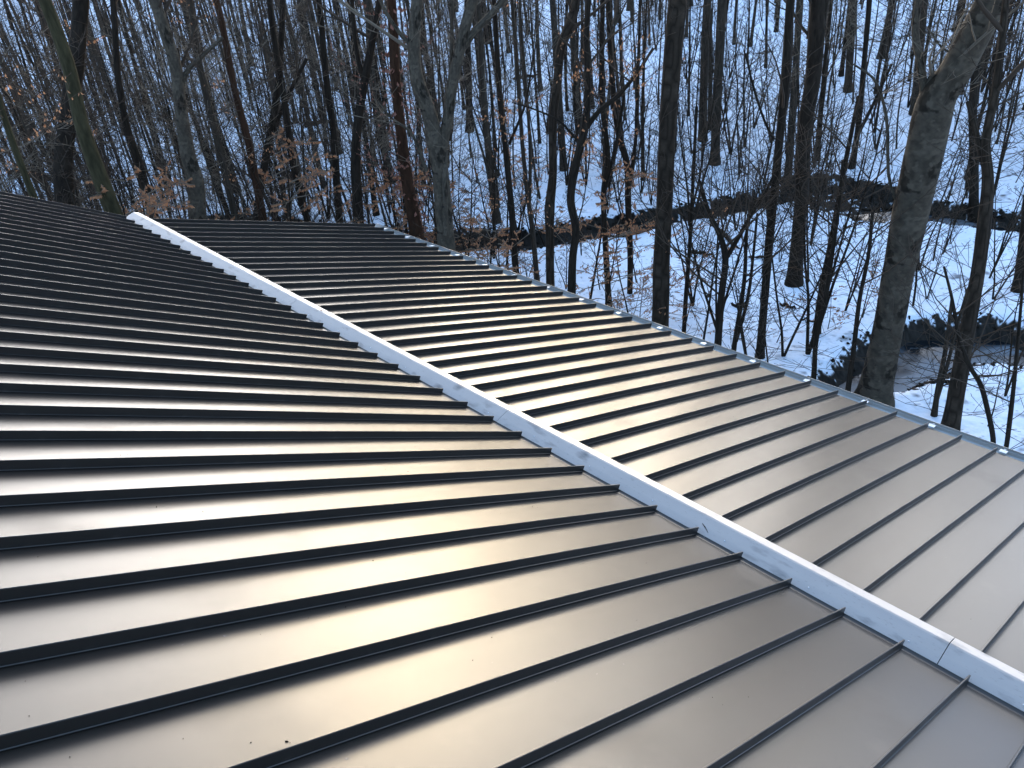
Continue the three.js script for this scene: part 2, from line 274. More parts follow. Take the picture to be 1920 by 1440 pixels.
// ------------------------------------------------------------------ trees
function spline(pts, n) { const c = new THREE.CatmullRomCurve3(pts, false, 'centripetal'); return c.getPoints(n); }
function limb(gb, p, dir, len, r, rnd, o) {          // one branch with its side twigs
  const n = o.segs, pts = [p.clone()], rr = [r], d = dir.clone().normalize(); const dirs = [d.clone()];
  for (let i = 1; i <= n; i++) {
    d.x += (rnd() - 0.5) * o.wander; d.z += (rnd() - 0.5) * o.wander; d.y += (rnd() - 0.5) * o.wander * 0.7 + o.lift; d.normalize();
    pts.push(pts[i - 1].clone().addScaledVector(d, len / n)); rr.push(Math.max(o.rmin, r * (1 - 0.85 * i / n))); dirs.push(d.clone());
  }
  gb.tube(pts, rr, o.sides);
  if (o.depth > 0) {
    const m = o.kids[0] + Math.floor(rnd() * (o.kids[1] - o.kids[0] + 1));
    for (let j = 0; j < m; j++) {
      const t = 0.25 + 0.75 * (j + rnd()) / m, f = t * n, i = Math.min(n - 1, Math.floor(f)), q = pts[i].clone().lerp(pts[i + 1], f - i), az = rnd() * Math.PI * 2;
      const side = V(Math.cos(az), 0.35 * (rnd() - 0.3), Math.sin(az)); const nd = dirs[i].clone().multiplyScalar(0.75).addScaledVector(side, 0.85).normalize();
      limb(gb, q, nd, len * (0.32 + 0.33 * rnd()) * (1.15 - 0.5 * t), Math.max(o.rmin, rr[i] * 0.55), rnd, { ...o, depth: o.depth - 1, segs: Math.max(2, o.segs - 1), sides: Math.max(3, o.sides - 1), kids: [Math.max(2, o.kids[0] - 1), Math.max(3, o.kids[1] - 1)] });
    }
  }
  if (o.leaf && o.depth <= 1) for (let j = 0; j < o.leafN; j++) {
    const t = 0.3 + 0.7 * rnd(), f = t * n, i = Math.min(n - 1, Math.floor(f)); leafAt(o.leaf, pts[i].clone().lerp(pts[i + 1], f - i), rnd, o.leafSize);
  }
  return pts;
}
function leafAt(g, q, rnd, size) {                   // a curled hanging leaf of two bent halves
  const a = rnd() * 6.283, L = size * (0.7 + 0.6 * rnd()), w = L * 0.26, dn = V(Math.cos(a) * 0.6, -0.5 - rnd() * 0.8, Math.sin(a) * 0.6).normalize(), sd = V(-Math.sin(a), 0.2 * (rnd() - 0.5), Math.cos(a)), nn = V().crossVectors(dn, sd).normalize();
  const tip = q.clone().addScaledVector(dn, L), mid = q.clone().addScaledVector(dn, L * 0.5).addScaledVector(nn, L * 0.16 * (rnd() - 0.2));
  const l = mid.clone().addScaledVector(sd, w).addScaledVector(nn, w * 0.5), r = mid.clone().addScaledVector(sd, -w).addScaledVector(nn, w * 0.5);
  const k = g.vert(q, nn, 0, 0); g.vert(l, nn, 0, 1); g.vert(tip, nn, 1, 1); g.vert(r, nn, 1, 0); g.vert(mid, nn, 0.5, 0.5);
  g.i.push(k, k + 1, k + 4, k + 1, k + 2, k + 4, k + 2, k + 3, k + 4, k + 3, k, k + 4);
}
const down = new THREE.Vector3();
function flare(y, r) { return r * (1 + 0.38 * Math.exp(-Math.max(0, y) / 0.28)); }
// a tree traced through its trunk: points [x, y, width] in picture pixels, lowest first, on the vertical plane where it stands
function tracedTree(spec) {
  const { name = 'forest_tree', label, bark = 'grey', pts, d, category = 'tree', group, forks = [], limbs = [], crown = 1, seed = 1, h = 19, leaves, flakes } = spec;
  const rnd = rng(seed * 7919 + 13);
  const base0 = d ? null : onGround(pts[0][0], pts[0][1]);
  const hd = d || Math.hypot(base0.x, base0.z);
  const az0 = ray(pts[0][0], pts[0][1]), nrm = V(az0.x, 0, az0.z).normalize();
  const on = (px, py) => { const q = ray(px, py); return q.multiplyScalar(hd / (q.x * nrm.x + q.z * nrm.z)).add(camera.position); };
  const P = pts.map(([x, y]) => on(x, y)), W = pts.map(([x, y, w], i) => w * P[i].distanceTo(camera.position) / FPX / 2);
  if (d) { const a = P[0], b = P[1] || P[0], dir = a.clone().sub(P[Math.min(P.length - 1, 2)]).normalize(); dir.x *= 0.6; dir.z *= 0.6; dir.y = -1; let q = a.clone(); for (let i = 0; i < 200 && q.y > height(q.x, q.z) + 0.02; i++) q.addScaledVector(dir, 0.1); P.unshift(q); W.unshift(W[0] * 1.08); }
  const base = P[0].clone(); P[0].y -= 0.25; BASES.push([base.x, base.z, W[0]]);
  const t = thing(name, label, category, base, group);
  // above the frame: carry on in the same lean, straightening
  const cont = (Q, R, top) => { const n = Q.length, dir = Q[n - 1].clone().sub(Q[n - 2]).normalize(); if (dir.y < 0.3) return; let r = R[n - 1], q = Q[n - 1]; const H = Math.max(2, top - (q.y - base.y)), m = 5; for (let i = 1; i <= m; i++) { dir.x = dir.x * 0.92 + (rnd() - 0.5) * 0.14; dir.z = dir.z * 0.92 + (rnd() - 0.5) * 0.2; dir.y = Math.max(dir.y, 0.8); dir.normalize(); q = q.clone().addScaledVector(dir, H / m); Q.push(q); R.push(r * (1 - 0.82 * i / m)); } };
  const n0 = P.length; if (crown) cont(P, W, h);
  const loc = Q => Q.map(q => q.clone().sub(base)), tr = new GB(), br = new GB(), lf = new GB();
  const ph = rnd() * 40, lump = spec.lump ?? 0.10;
  const putTube = (Q, R, sides) => {
    const L = loc(Q), c = spline(L, Math.max(10, Q.length * 5)), rr = c.map((q, i) => { const f = i / (c.length - 1) * (Q.length - 1), k = Math.min(Q.length - 2, Math.floor(f)); return flare(q.y, lerp(R[k], R[k + 1], f - k)); });
    tr.tube(c, rr, sides, (th, l) => 1 + lump * 2 * (fbm(Math.cos(th) * 1.2 + ph, l * 0.9 + Math.sin(th) * 1.2, 2, seed) - 0.5) + lump * 0.5 * (noise(Math.cos(th) * 4 + ph, l * 4 + Math.sin(th) * 3, seed + 4) - 0.5), 0.6); return c;
  };
  const sides = W[0] > 0.16 ? 14 : 9, c0 = putTube(P, W, sides);
  const stems = [c0.map(q => q)], radii = [W[Math.min(W.length - 1, 2)]];
  for (const f of forks) { const Q = f.map(([x, y, w, dd = 0]) => { const p = on(x, y); return p.addScaledVector(p.clone().sub(camera.position).normalize(), dd); }), R = f.map(([x, y, w], i) => w * Q[i].distanceTo(camera.position) / FPX / 2); if (f[f.length - 1][1] < 30 && crown) cont(Q, R, h); const c = putTube(Q, R, Math.max(7, sides - 4)); stems.push(c); radii.push(R[0]); }
  const o = { segs: 5, sides: 4, wander: 0.35, lift: 0.05, depth: 2, kids: [3, 5], rmin: 0.0055 };
  for (let si = 0; si < stems.length; si++) {
    const c = stems[si], nb = Math.round((spec.nb ?? 6) / (si ? 2 : 1));
    for (let j = 0; j < nb; j++) {
      const f = lerp(spec.from ?? 0.45, 0.98, (j + rnd()) / nb), i = Math.min(c.length - 2, Math.floor(f * (c.length - 1))), az = rnd() * 6.283;
      const tall = 1.1 - f; limb(br, c[i], V(Math.cos(az), 0.5 + rnd() * 0.7, Math.sin(az)), 1.2 + 4.0 * tall * (0.5 + rnd()), Math.min(0.05, radii[si] * 0.32), rnd, o);
    }
    for (let j = 0; j < (spec.small ?? 9); j++) { const f = lerp(0.15, 0.7, rnd()), i = Math.min(c.length - 2, Math.floor(f * (c.length - 1))), az = rnd() * 6.283; limb(br, c[i], V(Math.cos(az), 0.1 + rnd() * 0.5, Math.sin(az)), 0.6 + 1.3 * rnd(), 0.009, rnd, { ...o, depth: 1, segs: 4, sides: 3, leaf: leaves ? lf : null, leafN: leaves || 0, leafSize: 0.075 }); }
  }
  const trunk = mesh('trunk', tr.build(true), B[bark], t);
  for (const L of limbs) { const Q = loc(L.map(([x, y, w, dd = 0]) => { const p = on(x, y); return p.addScaledVector(p.clone().sub(camera.position).normalize(), dd); })), R = L.map(([x, y, w]) => w * hd / FPX / 2 * 1.05), c = spline(Q, 14); const g = new GB().tube(c, c.map((q, i) => { const f = i / 14 * (Q.length - 1), k = Math.min(Q.length - 2, Math.floor(f)); return lerp(R[k], R[k + 1], f - k); }), 7); mesh('limb', g.build(true), spec.limbMat ? B[spec.limbMat] : B[bark], t); for (let j = 0; j < 4; j++) { const i = 4 + Math.floor(rnd() * 9), az = rnd() * 6.283; limb(br, c[i], V(Math.cos(az), 0.4, Math.sin(az)), 0.7 + rnd(), 0.012, rnd, { ...o, depth: 1, segs: 4, sides: 3 }); } }
  if (flakes) for (let j = 0; j < flakes; j++) { const i = 2 + Math.floor(rnd() * (c0.length * 0.7)); leafAt(lf, c0[i].clone().add(V((rnd() - 0.5) * 0.8, 0, (rnd() - 0.5) * 0.8)), rnd, 0.15); }
  if (br.i.length) mesh('branches', br.build(), spec.twigs ? B[spec.twigs] : B.twig, t).userData.kind = 'stuff';
  if (lf.i.length) mesh('leaves', lf.build(true), spec.leafMat ? B[spec.leafMat] : B.leaf, t).userData.kind = 'stuff';
  return t;
}

// ------------------------------------------------------------------ ground, creeks
{
  const grid = (a0, a1, step, lo, hi) => { const r = []; for (let v = lo; v < a0; v += Math.max(step, Math.min(8, (a0 - v) * 0.35))) r.push(v); for (let v = a0; v <= a1 + 1e-6; v += step) r.push(v); for (let v = a1, e = step; v < hi;) { e = Math.min(8, e * 1.4); v += e; r.push(Math.min(v, hi)); } return r; };
  const xs = grid(TX0, TX1, 0.25, -260, 260), zs = grid(TZ0, TZ1, 0.2, -330, 120);
  const geo = sheet((x, z) => V(x, height(x, z), z), xs, [...zs].reverse(), (x, z) => [(x - TX0) / (TX1 - TX0), (z - TZ0) / (TZ1 - TZ0)]);
  const w = 2048, h = 1350;
  const soil = tex(w, h, (u, v) => {
    const x = lerp(TX0, TX1, u), z = lerp(TZ0, TZ1, v);
    const f = fbm(x * 5, z * 5, 3, 70), f2 = fbm(x * 1.3, z * 1.3, 3, 71), f3 = noise(x * 14, z * 14, 72);
    let s = 0;                                       // bare dark soil and leaf litter where the banks are cut
    const [db, wb] = chanB(x, z), [da, wa] = chanA(x, z);
    s = Math.max(s, db + 0.5 * (f - 0.5) + 0.2 * (f3 - 0.5) < wb * 1.12 && f2 * 0.7 + f * 0.5 > 0.40 ? 1 : 0);
    s = Math.max(s, da + 0.6 * (f - 0.5) + 0.25 * (f3 - 0.5) < wa * 1.05 ? 1 : 0);
    const [dc] = near(PCw, x, z); s = Math.max(s, sstep(0.7, 0.4, dc + 2.2 * (fbm(x * 0.8, z * 0.8, 3, 79) - 0.42) + 0.9 * (f - 0.5)) * (f > 0.42 ? 0.95 : 0));
    // twigs, stalks and leaves poking through the snow
    let sp = 0; const c = fbm(x * 0.5, z * 0.5, 3, 73); if (f3 > 0.90 - 0.10 * c && noise(x * 5.1, z * 5.1, 74) > 0.62) sp = 0.6;
    const b2 = fbm(x * 2.4, z * 2.4, 4, 75); if (b2 > 0.70) sp = Math.max(sp, (b2 - 0.70) * 6);
    s = Math.min(1, Math.max(s, sp * 0.8));
    const m = 0.5 + f3;
    return [lerp(0.87, 0.030 * m, s), lerp(0.88, 0.024 * m, s), lerp(0.89, 0.018 * m, s)];
  }, true, THREE.ClampToEdgeWrapping);
  const bump = tex(512, 512, (u, v) => tfbm(u, v, 24, 24, 5, 5)); bump.repeat.set(16, 11);
  const g = mesh('snow_ground', geo, new THREE.MeshPhysicalMaterial({ map: soil, bumpMap: bump, bumpScale: 0.05, roughness: 0.92, specularIntensity: 0.2 }));
  tag(g, 'snow covered valley floor and wooded hillside behind the roof', 'ground', null, 'structure');
  // water and ice in the two creeks
  const xs2 = [], zs2 = []; for (let x = 3; x <= 34; x += 0.5) xs2.push(x); for (let z = -8; z >= -30; z -= 0.5) zs2.push(z);
  const wmap = tex(512, 512, (u, v) => { const f = fbm(u * 9, v * 9, 4, 80), g2 = sstep(0.44, 0.60, f), n = 0.9 + 0.2 * noise(u * 120, v * 120, 81); return [lerp(0.010, 0.17, g2) * n, lerp(0.012, 0.185, g2) * n, lerp(0.013, 0.195, g2) * n]; }, true);
  const wrough = tex(512, 512, (u, v) => { const f = fbm(u * 9, v * 9, 4, 80); return lerp(0.06, 0.45, sstep(0.44, 0.60, f)); });
  tag(mesh('creek_water', sheet((x, z) => V(x, -0.50 + 0.006 * noise(x * 2, z * 2, 9), z), xs2, zs2, (x, z) => [(x - 3) / 31, (z + 30) / 22]), new THREE.MeshPhysicalMaterial({ map: wmap, roughness: 1, roughnessMap: wrough, ior: 1.33 })), 'dark creek water with grey patches of ice between the cut banks beside the large beech', 'water', null, 'structure');
}
{ // clods, roots and stones on the cut creek banks
  const rnd = rng(31), base = new THREE.IcosahedronGeometry(1, 1), p = base.attributes.position; for (let i = 0; i < p.count; i++) { const v = V(p.getX(i), p.getY(i), p.getZ(i)), f = 0.65 + 0.7 * hash(Math.round(v.x * 9), Math.round(v.y * 9), Math.round(v.z * 9)); p.setXYZ(i, v.x * f, v.y * f, v.z * f); } base.computeVertexNormals();
  const spots = []; for (let tr = 0; tr < 60000 && spots.length < 1900; tr++) { const path = rnd() < 0.85 ? PB : PA, i = Math.floor(rnd() * (path.length - 1)), q = path[i].clone().lerp(path[i + 1], rnd()), x = q.x + (rnd() - 0.5) * 4.4, z = q.z + (rnd() - 0.5) * 4.4, [d, w] = path === PB ? chanB(x, z) : chanA(x, z); if (d < w * 0.55 || d > w * 1.25 || rnd() > 0.6) continue; spots.push([x, z, 0.02 + 0.075 * rnd() * rnd()]); }
  const im = new THREE.InstancedMesh(base, new THREE.MeshPhysicalMaterial({ color: new THREE.Color(0.022, 0.017, 0.012), roughness: 0.95, specularIntensity: 0.15 }), spots.length), m4 = new THREE.Matrix4(), q4 = new THREE.Quaternion(), e = new THREE.Euler();
  spots.forEach(([x, z, r], i) => { e.set(rnd() * 6, rnd() * 6, rnd() * 6); m4.compose(V(x, height(x, z) - r * 0.15, z), q4.setFromEuler(e), V(r * (0.8 + rnd()), r * (0.5 + 0.4 * rnd()), r * (0.8 + 0.8 * rnd()))); im.setMatrixAt(i, m4); });
  im.name = 'bank_debris'; im.castShadow = im.receiveShadow = true; scene.add(im); tag(im, 'dark clods and stones on the cut creek banks', 'bank debris', null, 'stuff');
}

// ------------------------------------------------------------------ the trees one can pick out, from left to right
const heroes = [
  { label: 'crooked thin mossy tree at the far left edge of the roof', bark: 'moss', d: 19, pts: [[62, 366, 11], [45, 322, 10], [22, 262, 10], [2, 200, 9], [-14, 140, 8]], seed: 1, h: 13, nb: 8, small: 8, leaves: 3 },
  { label: 'wide dark upright trunk behind the mossy leaning trunk at the left', bark: 'dark', d: 27, pts: [[122, 372, 30], [118, 300, 28], [130, 210, 26], [146, 90, 24], [152, 0, 22]], seed: 2, h: 22, small: 10, leaves: 5 },
  { label: 'mossy green trunk leaning left, rising from behind the upper roof corner', bark: 'moss', d: 22, pts: [[214, 400, 27], [182, 318, 25], [152, 228, 22], [130, 130, 20], [108, 62, 19], [84, 0, 18]], seed: 3, h: 21, lump: 0.07 },
  { label: 'slim dark trunk leaning left right above the end of the white flashing', bark: 'dark', d: 27, pts: [[290, 402, 12], [262, 310, 12], [240, 245, 11], [222, 150, 10], [212, 0, 9]], seed: 4, h: 18 },
  { label: 'grey twin beech trunk with a lumpy foot and a curved pale limb', bark: 'beech', d: 24, pts: [[371, 412, 29], [367, 345, 28], [352, 290, 24], [340, 215, 20], [328, 120, 19], [306, 50, 18], [290, 0, 18]], forks: [[[360, 310, 18, 0.1], [347, 230, 15, 0.3], [336, 150, 12, 0.4], [330, 90, 10, 0.5]]], limbs: [[[342, 156, 9], [350, 135, 8], [372, 112, 7], [398, 88, 6], [418, 70, 5]]], seed: 5, h: 21 },
  { label: 'slender grey trunk just right of the twin beech', bark: 'grey', d: 26, pts: [[442, 410, 12], [418, 310, 11], [392, 200, 11], [372, 110, 10], [356, 0, 9]], seed: 6, h: 17 },
  { label: 'black trunk with flaking bark patches beside the slender grey one', bark: 'red', d: 25, pts: [[494, 412, 14], [480, 340, 13], [462, 250, 12], [440, 170, 11], [420, 60, 10], [406, 0, 10]], seed: 7, h: 18, leaves: 3 },
  { label: 'dark trunk with a fork low down, left of the middle', bark: 'dark', d: 28, pts: [[482, 408, 13], [503, 270, 13], [520, 170, 11], [528, 60, 10], [530, 0, 9]], forks: [[[505, 262, 9], [545, 170, 7], [575, 110, 6]]], seed: 8, h: 18 },
  { label: 'straight thin dark trunk above the left part of the lower roof', bark: 'dark', d: 27, pts: [[575, 408, 12], [548, 300, 12], [535, 200, 11], [512, 60, 10], [505, 0, 9]], seed: 9, h: 18 },
  { label: 'straight slim dark trunk between the twin beech and the forked beech', bark: 'dark', d: 29, pts: [[636, 405, 13], [626, 260, 12], [610, 130, 11], [598, 0, 10]], seed: 10, h: 19 },
  { label: 'black kinked trunk rising behind the corner of the lower roof', bark: 'dark', d: 24, pts: [[673, 412, 19], [667, 300, 18], [670, 240, 16], [683, 155, 15], [700, 70, 12], [712, 0, 11]], forks: [[[682, 158, 9], [668, 90, 8], [660, 0, 7]]], seed: 11, h: 18 },
  { label: 'grey trunk with its visible foot in the snow left of the red leaved tree', bark: 'grey', pts: [[735, 342, 14], [722, 290, 13], [708, 220, 12], [695, 120, 11], [690, 0, 10]], seed: 12, h: 19 },
  { label: 'reddish trunk hung with red brown dead leaves left of the forked beech', bark: 'red', d: 23, pts: [[780, 432, 25], [765, 350, 22], [752, 250, 19], [742, 150, 18], [734, 0, 16]], seed: 13, h: 18, small: 30, leaves: 8, leafMat: 'leafRed', flakes: 420 },
  { name: 'forked_beech', label: 'big grey beech forking into two thick stems in the middle', bark: 'beech', d: 21, pts: [[838, 470, 33], [832, 400, 32], [826, 330, 30], [818, 275, 32], [802, 205, 26], [782, 150, 24], [776, 90, 22], [782, 0, 20]], forks: [[[824, 290, 22], [838, 232, 20], [848, 160, 20], [862, 95, 20], [878, 30, 19], [892, -20, 18]], [[862, 100, 12], [885, 65, 13], [910, 38, 12], [948, -6, 11]], [[836, 440, 11, -0.25], [834, 340, 11, -0.25], [836, 240, 9, 0.2], [846, 120, 7, 0.4], [848, 0, 6, 0.5]]], limbs: [[[790, 175, 9], [778, 98, 8], [748, 60, 7], [722, 20, 6], [706, -20, 5]], [[800, 320, 7], [770, 248, 5], [735, 222, 4], [708, 190, 3]]], seed: 14, h: 19, lump: 0.06, small: 8, twigs: 'pale' },
  { label: 'slim trunk with its broad dark foot high on the snow above the forked beech', bark: 'dark', pts: [[880, 246, 13], [880, 200, 12], [878, 120, 11], [876, 0, 10]], seed: 15, h: 20 },
  { label: 'slim dark trunk with a side stem right of the forked beech', bark: 'dark', d: 22.5, pts: [[966, 492, 13], [960, 400, 12], [950, 300, 11], [938, 190, 10], [930, 60, 9], [926, 0, 8]], forks: [[[955, 270, 6], [970, 235, 5], [985, 195, 4], [998, 120, 3]]], seed: 16, h: 17, leaves: 4 },
  { label: 'grey double stemmed thin tree between the slim dark trunk and the scaly kinked trunk', bark: 'grey', d: 25, pts: [[998, 430, 9], [985, 330, 8], [978, 250, 7], [968, 100, 7], [960, 0, 6]], forks: [[[992, 400, 7], [994, 280, 6], [985, 150, 5], [975, 10, 4]]], seed: 17, h: 15 },
  { label: 'scaly brown trunk with a kink near its top, right of the middle', bark: 'oak', d: 21.5, pts: [[1032, 528, 17], [1031, 440, 17], [1031, 390, 19], [1037, 330, 15], [1037, 225, 16], [1045, 150, 15], [1052, 90, 16], [1066, 52, 17], [1079, 10, 16], [1082, -30, 14]], seed: 18, h: 17, lump: 0.14 },
  { label: 'grey trunk with its foot on the slope behind the scaly kinked trunk', bark: 'grey', pts: [[1057, 318, 13], [1052, 240, 12], [1044, 120, 12], [1036, 0, 11]], seed: 19, h: 20 },
  { label: 's shaped trunk with a long limb reaching up to the right', bark: 'dark', d: 20.5, pts: [[1072, 545, 16], [1074, 480, 15], [1080, 430, 14], [1070, 375, 15], [1082, 300, 15], [1096, 245, 14], [1102, 180, 12], [1100, 60, 10], [1104, 0, 9]], forks: [[[1096, 245, 10], [1122, 210, 9], [1160, 178, 8], [1198, 132, 6], [1225, 90, 4]]], limbs: [[[1082, 262, 5], [1050, 228, 4], [1010, 208, 3], [960, 192, 2]]], seed: 20, h: 16, leaves: 4 },
  { label: 'twisted thin tree between the s shaped trunk and the big dark oak', bark: 'dark', d: 23, pts: [[1142, 580, 11], [1136, 470, 11], [1132, 360, 10], [1140, 300, 10], [1128, 180, 9], [1130, 0, 8]], forks: [[[1132, 365, 7], [1155, 270, 6], [1170, 180, 5]]], seed: 21, h: 16, leaves: 5 },
  { label: 'forked dark trunk just left of the big dark oak', bark: 'dark', d: 24, pts: [[1180, 590, 11], [1182, 480, 11], [1178, 380, 12], [1176, 310, 12], [1160, 250, 11], [1150, 170, 10], [1140, 0, 9]], forks: [[[1180, 350, 8], [1192, 260, 7], [1196, 150, 6], [1200, 0, 5]]], seed: 22, h: 17 },
  { name: 'oak_tree', label: 'thick straight oak with dark ridged bark standing behind the gutter', bark: 'oak', d: 20, pts: [[1238, 610, 31], [1240, 500, 30], [1246, 380, 29], [1251, 250, 30], [1258, 150, 31], [1266, 50, 31], [1271, 0, 31]], seed: 23, h: 22, lump: 0.05, from: 0.62, small: 3 },
  { label: 'left of a pair of straight grey trunks right of the thick oak', bark: 'grey', pts: [[1318, 264, 15], [1319, 180, 14], [1322, 90, 13], [1327, 0, 13]], seed: 24, h: 21 },
  { label: 'right of a pair of straight grey trunks, with leafy debris at its foot', bark: 'grey', pts: [[1341, 308, 16], [1343, 220, 16], [1348, 120, 15], [1354, 0, 15]], seed: 25, h: 21 },
  { label: 'thin dark trunk with a low fork right of the thick oak', bark: 'dark', d: 19, pts: [[1346, 648, 13], [1352, 560, 12], [1360, 480, 12], [1345, 430, 9], [1330, 400, 8], [1312, 340, 6]], forks: [[[1362, 484, 9], [1385, 445, 8], [1410, 400, 7], [1440, 352, 5], [1462, 300, 4]]], crown: 0, seed: 26, nb: 8, from: 0.3, small: 6 },
  { label: 'black slim straight trunk crossing the upper creek left of the two middle trunks', bark: 'dark', d: 20, pts: [[1424, 672, 14], [1432, 580, 14], [1440, 480, 15], [1450, 380, 15], [1460, 280, 14], [1474, 140, 14], [1482, 0, 13]], seed: 27, h: 17, limbs: [[[1452, 262, 5], [1435, 230, 4], [1412, 160, 4], [1398, 100, 3]]] },
  { label: 'grey trunk close behind the black slim one', bark: 'grey', pts: [[1478, 330, 12], [1484, 240, 12], [1492, 120, 11], [1500, 0, 11]], seed: 28, h: 20 },
  { label: 'thick dark trunk with a flared foot in open snow below the upper creek', bark: 'dark', pts: [[1489, 532, 25], [1495, 460, 22], [1502, 370, 22], [1506, 280, 24], [1512, 220, 24], [1524, 150, 25], [1531, 60, 25], [1534, 0, 24]], forks: [[[1526, 130, 14], [1538, 60, 12], [1548, 0, 11]]], seed: 29, h: 20, lump: 0.08 },
  { label: 'thin trunk footed in open snow between the thick dark trunk and large beech', bark: 'dark', pts: [[1531, 624, 12], [1541, 540, 11], [1555, 470, 10], [1568, 400, 9], [1586, 300, 8], [1610, 180, 6]], crown: 0, seed: 30, nb: 7, from: 0.4 },
  { label: 'thin leaning tree on the upper creek bank left of the large beech', bark: 'dark', pts: [[1595, 315, 10], [1606, 260, 9], [1614, 190, 9], [1622, 100, 8], [1630, 0, 8]], forks: [[[1606, 258, 6], [1640, 190, 5], [1672, 120, 4]]], seed: 31, h: 16 },
  { label: 'grey trunk standing on open snow at the top right of the thick dark trunk', bark: 'grey', pts: [[1590, 172, 12], [1594, 100, 12], [1600, 0, 12]], seed: 32, h: 22 },
  { label: 'trunk with a black rounded foot on the slope left of the large beech', bark: 'grey', pts: [[1715, 214, 14], [1720, 150, 12], [1728, 60, 11], [1734, 0, 11]], seed: 33, h: 20 },
  { name: 'large_beech', label: 'large scarred grey beech leaning right beside the creek', bark: 'beech', pts: [[1636, 752, 52], [1652, 680, 49], [1668, 600, 48], [1684, 510, 50], [1700, 430, 54], [1716, 360, 56], [1732, 290, 58], [1746, 225, 58], [1760, 180, 54], [1788, 140, 48], [1818, 85, 46], [1846, 30, 46], [1868, -10, 44]], forks: [[[1752, 210, 22], [1744, 168, 22], [1752, 140, 14]]], limbs: [[[1735, 185, 13], [1726, 120, 12], [1716, 60, 11], [1722, 0, 10], [1720, -40, 9]], [[1692, 400, 6], [1668, 340, 5], [1662, 220, 5], [1640, 150, 4], [1600, 120, 3]], [[1828, 78, 5], [1800, 100, 4], [1770, 92, 3], [1745, 60, 3]]], seed: 34, h: 20, lump: 0.05, small: 3, from: 0.66, twigs: 'pale' },
  { label: 'dark straight trunk right of the large beech', bark: 'oak', d: 17.5, pts: [[1782, 800, 26], [1800, 700, 24], [1818, 600, 22], [1832, 520, 20], [1846, 420, 20], [1852, 340, 17], [1848, 270, 14], [1868, 160, 12], [1880, 60, 10], [1886, 0, 9]], forks: [[[1850, 330, 9], [1828, 240, 8], [1815, 190, 7]]], seed: 35, h: 15 },
  { label: 'slim dark trunk rising behind the large beech near the right edge', bark: 'dark', pts: [[1828, 400, 14], [1826, 300, 13], [1824, 200, 12], [1832, 90, 11], [1838, 0, 10]], seed: 36, h: 19 },
  { label: 'dark trunk with its foot on the snow at the right edge above the creek', bark: 'dark', pts: [[1909, 545, 15], [1916, 480, 14], [1926, 380, 13], [1940, 250, 12]], seed: 37, h: 17 },
  { label: 'thin pole leaning left at the lower right corner of the snow', bark: 'dark', d: 16.5, pts: [[1862, 825, 8], [1852, 770, 8], [1838, 720, 8], [1820, 690, 7], [1800, 640, 7], [1785, 560, 5], [1770, 500, 4]], crown: 0, nb: 6, seed: 38 },
  { label: 'straight thin sapling right of the leaning pole at the lower right corner', bark: 'dark', d: 16.5, pts: [[1887, 835, 7], [1894, 780, 7], [1903, 700, 6], [1912, 600, 5], [1920, 500, 4]], crown: 0, nb: 6, seed: 39 },
  { label: 'pair of thin stems joined at the foot left of the dark straight trunk', bark: 'grey', d: 18.5, pts: [[1750, 785, 9], [1760, 720, 8], [1772, 660, 7], [1785, 560, 5]], forks: [[[1756, 750, 7], [1775, 690, 6], [1795, 610, 5], [1815, 540, 4]]], crown: 0, nb: 6, seed: 40 },
  { label: 'black thin curved sapling right of the black slim trunk near the gutter', bark: 'dark', d: 18.5, pts: [[1526, 705, 9], [1530, 640, 8], [1548, 560, 8], [1560, 480, 7], [1574, 380, 5], [1580, 300, 4]], crown: 0, nb: 7, seed: 41 },
  { label: 'thin sapling close to the gutter left of the large beech', bark: 'dark', d: 18, pts: [[1590, 728, 9], [1600, 660, 8], [1612, 560, 7], [1628, 480, 6], [1636, 400, 5]], crown: 0, nb: 7, seed: 42 },
  { label: 'pair of thin curved stems right of the low forked trunk near the gutter', bark: 'dark', d: 19.5, pts: [[1376, 655, 9], [1386, 590, 8], [1396, 520, 7], [1400, 440, 6], [1408, 380, 5]], forks: [[[1380, 640, 7], [1402, 560, 6], [1412, 480, 5], [1420, 400, 4]]], crown: 0, nb: 7, seed: 43 },
  { label: 'dark thin trunk between the oak and the low forked trunk', bark: 'dark', d: 20.5, pts: [[1282, 628, 8], [1286, 560, 8], [1294, 450, 7], [1300, 330, 6], [1306, 200, 5]], crown: 0, nb: 8, seed: 44, leaves: 3 },
];
for (const s of heroes) tracedTree({ ...s, group: undefined });

